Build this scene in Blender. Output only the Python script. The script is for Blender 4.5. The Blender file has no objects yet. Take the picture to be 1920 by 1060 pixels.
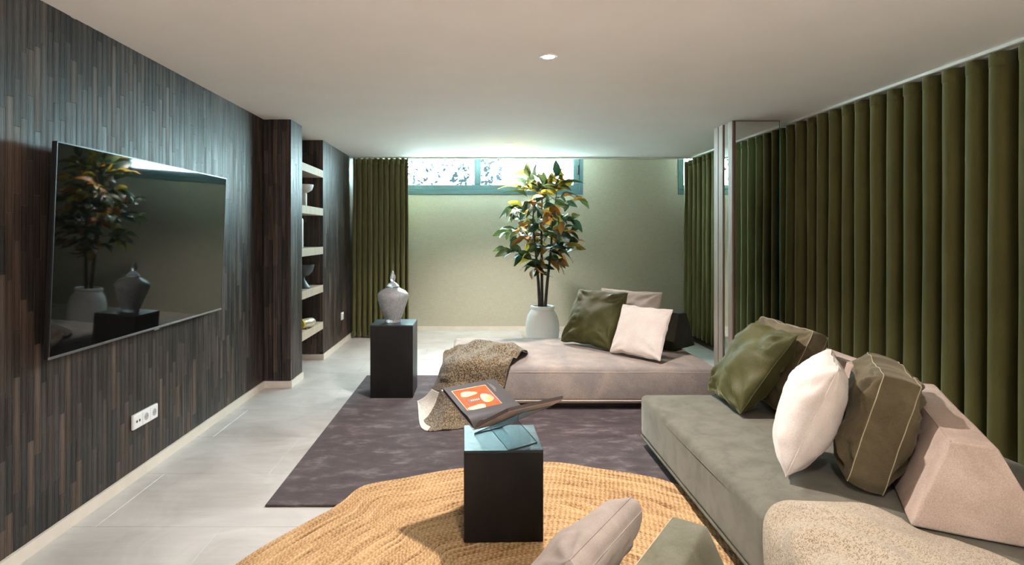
import bpy, bmesh, math, random
from mathutils import Vector, Matrix, noise
random.seed(7)
C = bpy.context.scene.collection
V = Vector
PI = math.pi
F = 1075.0; CX = 896.0; CY = 439.0; EYE = 1.38      # lens and station point read from the photograph

# ------------------------------------------------------------------ camera, world, exposure
cam = bpy.data.cameras.new('camera'); camo = bpy.data.objects.new('camera', cam); C.objects.link(camo)
camo.location = (0, 0, EYE); camo.rotation_euler = (PI/2, 0, 0)
cam.sensor_width = 36.0; cam.lens = 36.0*F/1920.0
cam.shift_x = (960-CX)/1920.0; cam.shift_y = -(530-CY)/1920.0
cam.clip_start = 0.05
sc = bpy.context.scene
sc.camera = camo
sc.view_settings.view_transform = 'Standard'; sc.view_settings.look = 'None'
sc.view_settings.exposure = 0.70; sc.view_settings.gamma = 1.0
sc.view_settings.use_curve_mapping = False
wd = bpy.data.worlds.new('daylight'); sc.world = wd; wd.use_nodes = True
bg = wd.node_tree.nodes['Background']
bg.inputs[0].default_value = (0.70, 0.96, 1.06, 1); bg.inputs[1].default_value = 80.0
sc.cycles.max_bounces = 10; sc.cycles.diffuse_bounces = 6; sc.cycles.glossy_bounces = 4
sc.cycles.transparent_max_bounces = 12; sc.cycles.caustics_reflective = False; sc.cycles.caustics_refractive = False
sc.cycles.sample_clamp_indirect = 40.0
sc.cycles.use_denoising = True
SPOT_W = 285.0
SPOT_COL = (1.0, 0.92, 0.88)
H = 2.41                                             # ceiling height
DOWNLIGHTS = [(0.41, 3.325), (0.36, 6.55), (0.41, 0.3), (0.41, -1.9)]  # last two lamps are unseen, added to fill the room with light

def portal(name, x0, x1, z0, z1, y):
    l = bpy.data.lights.new(name, 'AREA'); l.shape = 'RECTANGLE'; l.size = x1-x0; l.size_y = z1-z0
    l.cycles.is_portal = True
    o = bpy.data.objects.new(name, l); C.objects.link(o)
    o.location = ((x0+x1)/2, y, (z0+z1)/2); o.rotation_euler = (-PI/2, 0, 0)
portal('daylight_portal', -1.55, 1.36, 2.08, 2.52, 8.36)
portal('daylight_portal', 2.96, 3.12, 2.08, 2.52, 8.36)

# ------------------------------------------------------------------ helpers
def tag(o, label=None, cat=None, group=None, kind=None):
    if label: o['label'] = label
    if cat: o['category'] = cat
    if group: o['group'] = group
    if kind: o['kind'] = kind
    return o

def thing(name, label, cat, loc=(0, 0, 0), group=None):
    o = bpy.data.objects.new(name, None); C.objects.link(o); o.location = loc
    o.empty_display_size = 0.1
    return tag(o, label, cat, group)

def attach(o, parent):
    o.parent = parent
    if parent is not None:
        w = Matrix.Identity(4); q = parent
        chain = []
        while q is not None: chain.append(q); q = q.parent
        for q in reversed(chain): w = w @ q.matrix_parent_inverse @ q.matrix_basis
        o.matrix_parent_inverse = w.inverted()

def finish(me, mats, smooth=True, angle=35):
    for m in (mats if isinstance(mats, (list, tuple)) else [mats]): me.materials.append(m)
    if smooth:
        for p in me.polygons: p.use_smooth = True
        me.set_sharp_from_angle(angle=math.radians(angle))

def obj(name, bm, mats, parent=None, smooth=True, angle=35, matrix=None):
    me = bpy.data.meshes.new(name)
    bmesh.ops.recalc_face_normals(bm, faces=bm.faces)
    bm.to_mesh(me); bm.free()
    finish(me, mats, smooth, angle)
    o = bpy.data.objects.new(name, me); C.objects.link(o)
    if matrix is not None: o.matrix_basis = matrix
    if parent is not None: attach(o, parent)
    return o

def inst(name, me, parent, matrix):
    o = bpy.data.objects.new(name, me); C.objects.link(o); o.matrix_basis = matrix
    if parent is not None: attach(o, parent)
    return o

def pydata(name, vs, fs, mats, parent=None, smooth=True, angle=60, matrix=None):
    me = bpy.data.meshes.new(name); me.from_pydata([tuple(v) for v in vs], [], fs); me.update()
    finish(me, mats, smooth, angle)
    o = bpy.data.objects.new(name, me); C.objects.link(o)
    if matrix is not None: o.matrix_basis = matrix
    if parent is not None: attach(o, parent)
    return o

def box(bm, x0, x1, y0, y1, z0, z1, bev=0, seg=2):
    r = bmesh.ops.create_cube(bm, size=1.0)
    vs = r['verts']
    for v in vs:
        v.co = V((x0+(v.co.x+.5)*(x1-x0), y0+(v.co.y+.5)*(y1-y0), z0+(v.co.z+.5)*(z1-z0)))
    if bev:
        es = list({e for v in vs for e in v.link_edges})
        bmesh.ops.bevel(bm, geom=es, offset=bev, segments=seg, profile=.5, affect='EDGES')
    return bm

def B(*a, **k):
    return box(bmesh.new(), *a, **k)

def hexa(bm, pts, bev=0, seg=2):
    """box from 8 points: four of the bottom, four of the top, same winding"""
    v = [bm.verts.new(p) for p in pts]
    fs = [(3, 2, 1, 0), (4, 5, 6, 7)] + [(i, (i+1) % 4, 4+(i+1) % 4, 4+i) for i in range(4)]
    for f in fs: bm.faces.new([v[i] for i in f])
    if bev:
        es = list({e for x in v for e in x.link_edges})
        bmesh.ops.bevel(bm, geom=es, offset=bev, segments=seg, profile=.5, affect='EDGES')
    return bm

def tube(bm, pts, r, n=8, closed=False):
    pts = [V(p) for p in pts]; N = len(pts)
    rr = r if isinstance(r, (list, tuple)) else [r]*N
    rings = []
    for i, p in enumerate(pts):
        a = pts[(i-1) % N] if (closed or i > 0) else pts[i]
        b = pts[(i+1) % N] if (closed or i < N-1) else pts[i]
        t = (b-a).normalized()
        up = V((0, 0, 1)) if abs(t.z) < .9 else V((1, 0, 0))
        s = t.cross(up).normalized(); u = s.cross(t).normalized()
        rings.append([bm.verts.new(p + (s*math.cos(2*PI*k/n)+u*math.sin(2*PI*k/n))*rr[i]) for k in range(n)])
    for i in range(N if closed else N-1):
        A, Bq = rings[i], rings[(i+1) % N]
        for k in range(n): bm.faces.new((A[k], A[(k+1) % n], Bq[(k+1) % n], Bq[k]))
    if not closed:
        bm.faces.new(rings[0][::-1]); bm.faces.new(rings[-1])
    return bm

def lathe(bm, prof, cx=0, cy=0, n=40, cap=True):
    rings = []
    for r, z in prof:
        if r < 1e-5: rings.append([bm.verts.new((cx, cy, z))])
        else: rings.append([bm.verts.new((cx+r*math.cos(2*PI*k/n), cy+r*math.sin(2*PI*k/n), z)) for k in range(n)])
    for a, b in zip(rings, rings[1:]):
        for k in range(n):
            k2 = (k+1) % n
            if len(a) == 1 and len(b) == 1: continue
            if len(a) == 1: bm.faces.new((a[0], b[k2], b[k]))
            elif len(b) == 1: bm.faces.new((a[k], a[k2], b[0]))
            else: bm.faces.new((a[k], a[k2], b[k2], b[k]))
    if cap:
        if len(rings[0]) > 1: bm.faces.new(rings[0][::-1])
        if len(rings[-1]) > 1: bm.faces.new(rings[-1])
    return bm

def disc(bm, c, ax, r, n=24, ry=None, rot=0):
    """flat filled ellipse; ax = (unit x, unit y) of its plane"""
    ry = ry or r
    ca, sa = math.cos(rot), math.sin(rot)
    vs = []
    for k in range(n):
        a, b = r*math.cos(2*PI*k/n), ry*math.sin(2*PI*k/n)
        vs.append(bm.verts.new(V(c)+ax[0]*(a*ca-b*sa)+ax[1]*(a*sa+b*ca)))
    bm.faces.new(vs)

def at(px, py, Y):
    return V(((px-CX)*Y/F, Y, EYE-(py-CY)*Y/F))

# ------------------------------------------------------------------ materials
def newmat(name):
    m = bpy.data.materials.new(name); m.use_nodes = True
    nt = m.node_tree; return m, nt, nt.nodes['Principled BSDF']

def N(nt, kind, **kw):
    n = nt.nodes.new(kind)
    for k, v in kw.items():
        if k.startswith('i_'):
            key = k[2:]; key = int(key) if key.isdigit() else key
            n.inputs[key].default_value = v
        else: setattr(n, k, v)
    return n

def coords(nt, scale=(1, 1, 1), kind='Object', rot=(0, 0, 0)):
    tc = N(nt, 'ShaderNodeTexCoord'); mp = N(nt, 'ShaderNodeMapping')
    mp.inputs['Scale'].default_value = scale; mp.inputs['Rotation'].default_value = rot
    nt.links.new(tc.outputs[kind], mp.inputs['Vector']); return mp.outputs[0]

def ramp(nt, fac, stops):
    r = N(nt, 'ShaderNodeValToRGB'); e = r.color_ramp.elements
    while len(e) < len(stops): e.new(.5)
    for k, (p, c) in enumerate(stops): e[k].position = p; e[k].color = (*c, 1)
    nt.links.new(fac, r.inputs[0]); return r.outputs[0]

def noise_tex(nt, vec, scale, detail=4, rough=.55, dist=0):
    n = N(nt, 'ShaderNodeTexNoise'); n.inputs['Scale'].default_value = scale
    n.inputs['Detail'].default_value = detail; n.inputs['Roughness'].default_value = rough
    n.inputs['Distortion'].default_value = dist
    nt.links.new(vec, n.inputs['Vector']); return n.outputs['Fac']

def bump(nt, b, h, strength, dist, chain=None):
    n = N(nt, 'ShaderNodeBump'); n.inputs['Strength'].default_value = strength; n.inputs['Distance'].default_value = dist
    nt.links.new(h, n.inputs['Height'])
    if chain: nt.links.new(chain, n.inputs['Normal'])
    nt.links.new(n.outputs[0], b.inputs['Normal']); return n.outputs[0]

def plain(name, col, rough=.5, metal=0, spec=.5, nscale=30, var=.12, bmp=0.0, bdist=.002, **extra):
    """solid finish with a little procedural mottling"""
    m, nt, b = newmat(name)
    f = noise_tex(nt, coords(nt), nscale)
    lo = tuple(c*(1-var) for c in col); hi = tuple(min(1, c*(1+var)) for c in col)
    nt.links.new(ramp(nt, f, [(.3, lo), (.7, hi)]), b.inputs['Base Color'])
    b.inputs['Roughness'].default_value = rough; b.inputs['Metallic'].default_value = metal
    b.inputs['Specular IOR Level'].default_value = spec
    if bmp: bump(nt, b, f, bmp, bdist)
    for k, v in extra.items(): b.inputs[k.replace('_', ' ')].default_value = v
    return m

def fabric(name, c1, c2, weave=500, mott=6, mscale=1.0, rough=.9, sheen=.3, tint=None, bmp=.35, c3=None, sheen_rough=.4, stretch=(1, 1, 1)):
    """woven or napped cloth: large soft mottling, fine thread noise, sheen"""
    m, nt, b = newmat(name)
    big = noise_tex(nt, coords(nt), mott, 3, .6, .4)
    fine = noise_tex(nt, coords(nt, stretch), weave*.55, 3, .8)
    mx = N(nt, 'ShaderNodeMath', operation='MULTIPLY_ADD', i_1=.55*mscale, i_2=0)
    nt.links.new(big, mx.inputs[0])
    ad = N(nt, 'ShaderNodeMath', operation='MULTIPLY_ADD', i_1=.45)
    nt.links.new(fine, ad.inputs[0]); nt.links.new(mx.outputs[0], ad.inputs[2])
    stops = [(.37, c1), (.63, c2)] if c3 is None else [(.36, c1), (.5, c2), (.64, c3)]
    nt.links.new(ramp(nt, ad.outputs[0], stops), b.inputs['Base Color'])
    b.inputs['Roughness'].default_value = rough; b.inputs['Specular IOR Level'].default_value = .2
    b.inputs['Sheen Weight'].default_value = sheen; b.inputs['Sheen Roughness'].default_value = sheen_rough
    b.inputs['Sheen Tint'].default_value = (*(tint or c2), 1)
    n1 = bump(nt, b, fine, bmp, .002)
    return m

M = {}
# dark wood cladding in six tones
def clad_mat(i, c, rough):
    m, nt, b = newmat('dark_wood_%d' % i)
    g = noise_tex(nt, coords(nt, (110, 110, 1.8)), 1.0, 6, .78)
    g2 = noise_tex(nt, coords(nt, (9, 9, 1.1)), 1.0, 2, .5)
    ad = N(nt, 'ShaderNodeMath', operation='MULTIPLY_ADD', i_1=.35)
    nt.links.new(g2, ad.inputs[0]); nt.links.new(g, ad.inputs[2])
    nt.links.new(ramp(nt, ad.outputs[0], [(.50, tuple(x*.20 for x in c)), (.68, tuple(x*.48 for x in c)), (.86, tuple(x*.95 for x in c))]), b.inputs['Base Color'])
    b.inputs['Roughness'].default_value = rough; b.inputs['Specular IOR Level'].default_value = .36
    sr = ramp(nt, g, [(.34, (.05, .05, .05)), (.52, (.30, .30, .30)), (.70, (.75, .75, .75))])
    nt.links.new(sr, b.inputs['Specular IOR Level'])
    bump(nt, b, g, .9, .003)
    return m
CL = [clad_mat(i, c, r) for i, (c, r) in enumerate([((.105, .074, .059), .46), ((.070, .052, .044), .40), ((.140, .097, .074), .50),
      ((.050, .041, .037), .42), ((.095, .076, .068), .38), ((.185, .127, .094), .50)])]
M['backing'] = plain('wall_backing', (.03, .025, .023), .8)
M['ceiling'] = plain('ceiling_paint', (.88, .865, .845), .85, nscale=3, var=.015)
M['plaster'] = plain('plaster', (.80, .78, .75), .85, nscale=3, var=.02)
M['skirting'] = plain('stone_skirting', (.66, .60, .52), .45, nscale=8, var=.06)
def tile_mat():
    m, nt, b = newmat('stone_tile')
    a = noise_tex(nt, coords(nt, (1, 1, 1)), 2.3, 6, .62, .8)
    s = noise_tex(nt, coords(nt, (1.2, 9, 1)), 2.0, 5, .7)
    ad = N(nt, 'ShaderNodeMath', operation='MULTIPLY_ADD', i_1=.35)
    nt.links.new(s, ad.inputs[0]); nt.links.new(a, ad.inputs[2])
    nt.links.new(ramp(nt, ad.outputs[0], [(.42, (.36, .34, .31)), (.66, (.47, .455, .43)), (.88, (.56, .545, .52))]), b.inputs['Base Color'])
    b.inputs['Roughness'].default_value = .42; b.inputs['Specular IOR Level'].default_value = .45
    bump(nt, b, s, .12, .002)
    return m
M['tile'] = tile_mat()
M['grout'] = plain('grout', (.40, .385, .36), .9)
def linen():
    m, nt, b = newmat('linen_wallpaper')
    h = noise_tex(nt, coords(nt, (14, 14, 420)), 1.0, 3, .7)
    v = noise_tex(nt, coords(nt, (420, 420, 14)), 1.0, 3, .7)
    ad = N(nt, 'ShaderNodeMath', operation='ADD'); nt.links.new(h, ad.inputs[0]); nt.links.new(v, ad.inputs[1])
    hf = N(nt, 'ShaderNodeMath', operation='MULTIPLY', i_1=.5); nt.links.new(ad.outputs[0], hf.inputs[0])
    nt.links.new(ramp(nt, hf.outputs[0], [(.34, (.36, .345, .26)), (.64, (.54, .52, .41))]), b.inputs['Base Color'])
    b.inputs['Roughness'].default_value = .8; b.inputs['Specular IOR Level'].default_value = .25
    bump(nt, b, hf.outputs[0], .4, .002)
    return m
M['linen'] = linen()
M['frame'] = plain('window_frame_haze_tint', (.09, .17, .175), .35, var=.04)  # grey frame with the teal haze of the window glare put into its colour
def fresnel(nt, ior):
    ge = N(nt, 'ShaderNodeNewGeometry'); k = N(nt, 'ShaderNodeMath', operation='MULTIPLY_ADD', i_1=1/ior-ior, i_2=ior)
    nt.links.new(ge.outputs['Backfacing'], k.inputs[0]); f = N(nt, 'ShaderNodeFresnel'); nt.links.new(k.outputs[0], f.inputs['IOR']); return f
def pane_mat():
    m, nt, b = newmat('clear_glass'); nt.nodes.remove(b)
    out = nt.nodes['Material Output']
    t = N(nt, 'ShaderNodeBsdfTransparent'); g = N(nt, 'ShaderNodeBsdfGlossy', i_Roughness=.01); mx = N(nt, 'ShaderNodeMixShader')
    t.inputs[0].default_value = (.93, .97, .95, 1)
    fr = fresnel(nt, 1.45)
    nt.links.new(fr.outputs[0], mx.inputs[0]); nt.links.new(t.outputs[0], mx.inputs[1]); nt.links.new(g.outputs[0], mx.inputs[2])
    nt.links.new(mx.outputs[0], out.inputs[0]); return m
M['pane'] = pane_mat()
def acrylic():
    m, nt, b = newmat('clear_acrylic'); nt.nodes.remove(b)
    out = nt.nodes['Material Output']
    t = N(nt, 'ShaderNodeBsdfTransparent'); g = N(nt, 'ShaderNodeBsdfGlossy', i_Roughness=.02); mx = N(nt, 'ShaderNodeMixShader')
    t.inputs[0].default_value = (.86, .92, .93, 1)
    fr = fresnel(nt, 1.5)
    nt.links.new(fr.outputs[0], mx.inputs[0]); nt.links.new(t.outputs[0], mx.inputs[1]); nt.links.new(g.outputs[0], mx.inputs[2])
    nt.links.new(mx.outputs[0], out.inputs[0]); return m
M['acrylic'] = acrylic()
M['acrylic_edge'] = plain('acrylic_edge', (.10, .13, .15), .15, var=.05)
def mirror():
    m, nt, b = newmat('mirror'); b.inputs['Base Color'].default_value = (.78, .82, .79, 1)
    b.inputs['Metallic'].default_value = 1; b.inputs['Roughness'].default_value = .01
    f = noise_tex(nt, coords(nt), 2.0)
    nt.links.new(ramp(nt, f, [(.3, (.005, .005, .005)), (.7, (.015, .015, .015))]), b.inputs['Roughness'])
    return m
M['mirror'] = mirror()
def oak(name, c):
    m, nt, b = newmat(name)
    g = noise_tex(nt, coords(nt, (60, 60, 3)), 1.0, 5, .65)
    nt.links.new(ramp(nt, g, [(.3, tuple(x*.72 for x in c)), (.7, tuple(x*1.12 for x in c))]), b.inputs['Base Color'])
    b.inputs['Roughness'].default_value = .6; b.inputs['Specular IOR Level'].default_value = .2; bump(nt, b, g, .2, .001)
    return m
M['oak'] = oak('pale_oak', (.37, .27, .215))
M['oak_shelf'] = oak('oak_shelf', (.50, .40, .31))
M['brown_trim'] = plain('brown_trim', (.10, .06, .045), .5)
M['dark_strip'] = plain('dark_floor_strip', (.075, .055, .045), .4, nscale=14)
def black_wood():
    m, nt, b = newmat('black_stained_wood')
    g = noise_tex(nt, coords(nt, (26, 26, 2.5)), 1.0, 6, .72, .3)
    p = noise_tex(nt, coords(nt, (5, 5, 3)), 1.0, 4, .7)
    mu = N(nt, 'ShaderNodeMath', operation='MULTIPLY'); nt.links.new(g, mu.inputs[0]); nt.links.new(p, mu.inputs[1])
    nt.links.new(ramp(nt, mu.outputs[0], [(.2, (.003, .0027, .0027)), (.36, (.007, .006, .0055)), (.54, (.042, .035, .031))]), b.inputs['Base Color'])
    b.inputs['Roughness'].default_value = .42; b.inputs['Specular IOR Level'].default_value = .3
    bump(nt, b, g, .35, .002); return m
M['black_wood'] = black_wood()
M['black_top'] = plain('black_lacquered_top', (.03, .036, .04), .34, spec=.13, nscale=14, var=.4, bmp=.45, bdist=.006)
M['tv_black'] = plain('black_plastic', (.008, .008, .009), .4)
M['tv_edge'] = plain('grey_metal_edge', (.30, .31, .33), .3, metal=.8)
M['tv_rim'] = plain('dark_metal_rim', (.05, .05, .055), .35, metal=.6)
def screen():
    m, nt, b = newmat('dark_screen')
    f = noise_tex(nt, coords(nt), 3.0)
    nt.links.new(ramp(nt, f, [(.3, (.004, .004, .004)), (.7, (.006, .006, .006))]), b.inputs['Base Color'])
    b.inputs['Roughness'].default_value = .03; b.inputs['IOR'].default_value = 1.55
    return m
M['screen'] = screen()
M['white_plastic'] = plain('white_plastic', (.80, .80, .80), .35, var=.02)
M['grey_plastic'] = plain('grey_plastic', (.42, .41, .40), .45, var=.04)
M['hole'] = plain('dark_hole', (.02, .02, .02), .6)
M['track'] = plain('white_track', (.80, .82, .77), .5, var=.02)
M['metal'] = plain('satin_metal', (.5, .5, .5), .3, metal=1, var=.05)
# cloths
M['curtain'] = fabric('olive_velvet_curtain', (.096, .087, .027), (.175, .162, .060), 350, 5, .6, .85, 1.0, (.75, .82, .58), .2, sheen_rough=.25, stretch=(1, 1, .15))
def velvet_rim(m, col, rough):
    nt = m.node_tree; b = nt.nodes['Principled BSDF']; out = nt.nodes['Material Output']
    sh = N(nt, 'ShaderNodeBsdfSheen', distribution='ASHIKHMIN'); sh.inputs['Color'].default_value = (*col, 1); sh.inputs['Roughness'].default_value = rough
    ad = N(nt, 'ShaderNodeAddShader'); nt.links.new(b.outputs[0], ad.inputs[0]); nt.links.new(sh.outputs[0], ad.inputs[1]); nt.links.new(ad.outputs[0], out.inputs[0])
velvet_rim(M['curtain'], (.20, .21, .13), .35)
M['sofa'] = fabric('grey_green_velvet', (.072, .066, .048), (.135, .124, .094), 420, 9, 1.2, .85, .35, (.70, .70, .62), .25)
M['daybed'] = fabric('beige_melange_weave', (.225, .20, .19), (.36, .292, .248), 300, 5, .7, .9, .15, None, .4, c3=(.47, .375, .31))
M['pink'] = fabric('sand_pink_weave', (.40, .305, .25), (.55, .435, .365), 420, 5, .7, .9, .15, None, .4, c3=(.66, .54, .46))
M['green_cush'] = fabric('moss_velvet', (.036, .036, .010), (.072, .066, .021), 260, 7, .9, .6, .6, (.50, .47, .24), .2, sheen_rough=.3)
M['box_cush'] = fabric('khaki_corduroy', (.070, .054, .028), (.125, .10, .058), 420, 8, 1.0, .85, .4, (.55, .48, .36), .3)
M['white_cush'] = fabric('ivory_fleece', (.58, .51, .46), (.72, .66, .61), 260, 6, .7, .95, .3, (.9, .85, .82), .5)
M['taupe_cush'] = fabric('taupe_linen', (.34, .29, .245), (.48, .42, .365), 380, 6, .8, .9, .2, None, .4)
M['floor_cush'] = fabric('pale_beige_linen', (.25, .205, .175), (.36, .305, .265), 420, 7, .8, .9, .2, None, .4)
M['dark_wedge'] = fabric('dark_green_velvet', (.011, .011, .006), (.024, .023, .013), 320, 6, .9, .85, .2, (.35, .40, .35), .2)
M['grey_wedge'] = fabric('olive_grey_velvet', (.085, .080, .050), (.15, .142, .10), 380, 9, 1.0, .85, .35, (.62, .64, .52), .25)
M['thread'] = fabric('pale_thread', (.36, .31, .20), (.46, .40, .28), 300, 5)
M['beige_piping'] = fabric('beige_piping', (.45, .38, .32), (.58, .50, .43), 300, 5)
M['base'] = plain('dark_base', (.02, .018, .017), .7)
def knit(name, dark, light, sc_, thr):
    m, nt, b = newmat(name)
    vo = N(nt, 'ShaderNodeTexVoronoi'); vo.inputs['Scale'].default_value = sc_
    nt.links.new(coords(nt, (1, 1, 1), 'UV'), vo.inputs['Vector'])
    sep = N(nt, 'ShaderNodeSeparateColor'); nt.links.new(vo.outputs['Color'], sep.inputs[0])
    nt.links.new(ramp(nt, sep.outputs[0], [(thr-.14, dark), (thr+.14, light)]), b.inputs['Base Color'])
    b.inputs['Roughness'].default_value = .95; b.inputs['Specular IOR Level'].default_value = .1
    b.inputs['Sheen Weight'].default_value = .2
    iv = N(nt, 'ShaderNodeMath', operation='SUBTRACT', i_0=1.0); nt.links.new(vo.outputs['Distance'], iv.inputs[1])
    bump(nt, b, iv.outputs[0], .7, .004); return m
M['throw_brown'] = knit('brown_knit', (.055, .040, .022), (.27, .205, .13), 150, .52)
M['throw_beige'] = knit('beige_knit', (.22, .175, .11), (.45, .37, .27), 300, .30)
M['throw_white'] = knit('ivory_knit', (.55, .49, .41), (.70, .64, .56), 150, .5)
def rug_mat():
    m, nt, b = newmat('mauve_pile')
    a = noise_tex(nt, coords(nt, (1, 1.9, 1)), 5.5, 7, .72, .25)
    f = noise_tex(nt, coords(nt), 230, 2, .7)
    ad = N(nt, 'ShaderNodeMath', operation='MULTIPLY_ADD', i_1=.22); nt.links.new(f, ad.inputs[0]); nt.links.new(a, ad.inputs[2])
    nt.links.new(ramp(nt, ad.outputs[0], [(.44, (.036, .025, .025)), (.64, (.066, .049, .048)), (.80, (.17, .138, .138))]), b.inputs['Base Color'])
    b.inputs['Roughness'].default_value = .95; b.inputs['Specular IOR Level'].default_value = .1
    b.inputs['Sheen Weight'].default_value = .35; b.inputs['Sheen Tint'].default_value = (.65, .62, .68, 1)
    bump(nt, b, f, .7, .006); return m
M['rug'] = rug_mat()
def jute_mat():
    m, nt, b = newmat('braided_jute')
    uv = N(nt, 'ShaderNodeUVMap'); sp = N(nt, 'ShaderNodeSeparateXYZ'); nt.links.new(uv.outputs[0], sp.inputs[0])
    def mth(op, a, bb=None, c=None):
        n = N(nt, 'ShaderNodeMath', operation=op)
        for k, x in enumerate((a, bb, c)):
            if x is None: continue
            if isinstance(x, (int, float)): n.inputs[k].default_value = x
            else: nt.links.new(x, n.inputs[k])
        return n.outputs[0]
    u, v = sp.outputs[0], sp.outputs[1]
    fr = mth('ABSOLUTE', mth('SUBTRACT', mth('FRACT', v), .5))            # 0 mid strand .5 edge
    jit = noise_tex(nt, coords(nt), 22, 3, .7)
    ph = mth('ADD', mth('MULTIPLY', jit, 9.0), mth('MULTIPLY_ADD', fr, 7.0, mth('MULTIPLY', u, 2*PI)))
    br = mth('MULTIPLY_ADD', mth('SINE', ph), .5, .5)                     # chevrons of the plait
    hgt = mth('MULTIPLY', br, mth('SUBTRACT', 1.0, mth('MULTIPLY', fr, 1.5)))
    ring = mth('FLOOR', v)
    cx = N(nt, 'ShaderNodeCombineXYZ'); nt.links.new(mth('MULTIPLY', u, .06), cx.inputs[0]); nt.links.new(mth('MULTIPLY', ring, 3.7), cx.inputs[1])
    n1 = noise_tex(nt, cx.outputs[0], 1.0, 3, .6)
    n2 = noise_tex(nt, coords(nt), 160, 3, .7)
    t = mth('MULTIPLY_ADD', n2, .40, mth('MULTIPLY_ADD', n1, .62, mth('MULTIPLY', hgt, .22)))
    nt.links.new(ramp(nt, t, [(.40, (.14, .07, .028)), (.56, (.40, .24, .11)), (.78, (.60, .42, .23))]), b.inputs['Base Color'])
    b.inputs['Roughness'].default_value = .9; b.inputs['Specular IOR Level'].default_value = .15
    bump(nt, b, hgt, .6, .004); return m
M['jute'] = jute_mat()
M['ceramic'] = plain('white_ceramic', (.90, .87, .84), .5, nscale=60, var=.03, bmp=.1)
M['soil'] = plain('dark_soil', (.03, .025, .02), .9)
M['bark'] = plain('brown_bark', (.055, .035, .028), .7, nscale=50, var=.4, bmp=.4)
def leaf_mat(name, c1, c2):
    m, nt, b = newmat(name)
    f = noise_tex(nt, coords(nt), 14, 3, .6, .5)
    nt.links.new(ramp(nt, f, [(.40, c1), (.62, c2)]), b.inputs['Base Color'])
    b.inputs['Roughness'].default_value = .42; b.inputs['Specular IOR Level'].default_value = .3
    b.inputs['Transmission Weight'].default_value = 0
    b.inputs['Subsurface Weight'].default_value = .0
    out = nt.nodes['Material Output']; tr = N(nt, 'ShaderNodeBsdfTranslucent'); mx = N(nt, 'ShaderNodeMixShader', i_0=.28)
    tr.inputs[0].default_value = (*[min(1, (x+y)*.9) for x, y in zip(c1, c2)], 1)
    nt.links.new(b.outputs[0], mx.inputs[1]); nt.links.new(tr.outputs[0], mx.inputs[2]); nt.links.new(mx.outputs[0], out.inputs[0])
    return m
LEAF = [leaf_mat('leaf_dark_green', (.012, .026, .014), (.024, .045, .022)), leaf_mat('leaf_green', (.026, .05, .018), (.07, .085, .025)),
        leaf_mat('leaf_ochre', (.20, .085, .012), (.30, .15, .02)), leaf_mat('leaf_yellow', (.12, .11, .018), (.36, .25, .03)),
        leaf_mat('leaf_rust', (.14, .055, .016), (.24, .105, .025))]
def glass_vase():
    m, nt, b = newmat('bubbled_glass')
    f = noise_tex(nt, coords(nt, (1, 1, .5)), 75, 3, .7)
    nt.links.new(ramp(nt, f, [(.35, (.66, .68, .72)), (.65, (.92, .93, .96))]), b.inputs['Base Color'])
    b.inputs['Roughness'].default_value = .22; b.inputs['Transmission Weight'].default_value = .62; b.inputs['IOR'].default_value = 1.45
    bump(nt, b, f, .6, .006); return m
M['vase'] = glass_vase()
def emit(name, col, s):
    m, nt, b = newmat(name); b.inputs['Base Color'].default_value = (.8, .8, .8, 1)
    b.inputs['Emission Color'].default_value = (*col, 1); b.inputs['Emission Strength'].default_value = s
    return m
M['lamp'] = emit('lamp_face', SPOT_COL, 12)
M['lamp_dim'] = emit('lamp_face_dim', SPOT_COL, 2.5)

# ------------------------------------------------------------------ the room
XL, XP, XB = -1.925, -1.68, -1.70          # near left wall, piers, far left wall
YP0, YP1, YN1, YB = 5.15, 5.48, 6.29, 8.20
XR = 3.15
FRONT = -2.7
def struct(name, bm, m, parent=None, smooth=False):
    o = obj(name, bm, m, parent, smooth)
    if parent is None: o['kind'] = 'structure'
    return o

floor = struct('floor', B(-2.4, XR+.1, FRONT-.1, YB+.2, -.15, -.008), M['grout'])
tw = 1.1985; th = .5985
tm = None
i = 0
for yy in [FRONT + .6*k for k in range(19)]:
    off = .6 if i % 2 else 0
    i += 1
    for k in range(-1, 5):
        x0 = -2.4 + 1.2*k + off; x1 = x0 + tw; y1 = yy + th
        a, c = max(x0, -2.35), min(x1, XR)
        if c - a < .05 or yy >= YB: continue
        obj('tile', B(a, c, yy, min(y1, YB), -.02, 0.0, .0015, 1), M['tile'], floor, False)
ceil = struct('ceiling', B(-2.4, XR+.1, FRONT-.1, 7.74, H, H+.15), M['ceiling'])
struct('ceiling_recess', B(-2.4, XR+.1, 7.70, YB+.25, 2.56, 2.7), M['ceiling'])
struct('wall_right', B(XR, XR+.12, FRONT-.1, YB+.2, -.1, 2.7), M['plaster'])
struct('wall_front', B(-2.4, XR+.1, FRONT-.12, FRONT, -.1, H+.1), M['plaster'])
wl = struct('wall_left', B(XL-.12, XL-.009, FRONT, YP0+.1, 0, H), M['backing'])
pier = struct('wall_pier', B(XL-.12, XP-.009, YP0+.009, YP1-.006, 0, H), M['backing'])
niche = struct('wall_niche', B(-2.2, -2.02, YP1-.1, YN1+.1, 0, H), CL[3])
wlb = struct('wall_left_back', B(-2.2, XB-.009, YN1+.009, YB+.1, 0, 2.6), M['backing'])
# back wall around the two windows
W1 = (-1.55, 1.503, 1.944, 2.53); W2 = (2.86, 3.15, 1.944, 2.53)
bm = bmesh.new()
def wallpiece(x0, x1, z0, z1): box(bm, x0, x1, YB, YB+.22, z0, z1)
wallpiece(-2.3, XR+.1, -.1, W1[2]); wallpiece(-2.3, W1[0], W1[2], 2.7); wallpiece(W1[1], W2[0], W1[2], 2.7)
wallpiece(W1[0], W1[1], W1[3], 2.7); wallpiece(W2[0], XR+.1, W2[3], 2.7)
struct('wall_back', bm, M['linen'])
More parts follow.
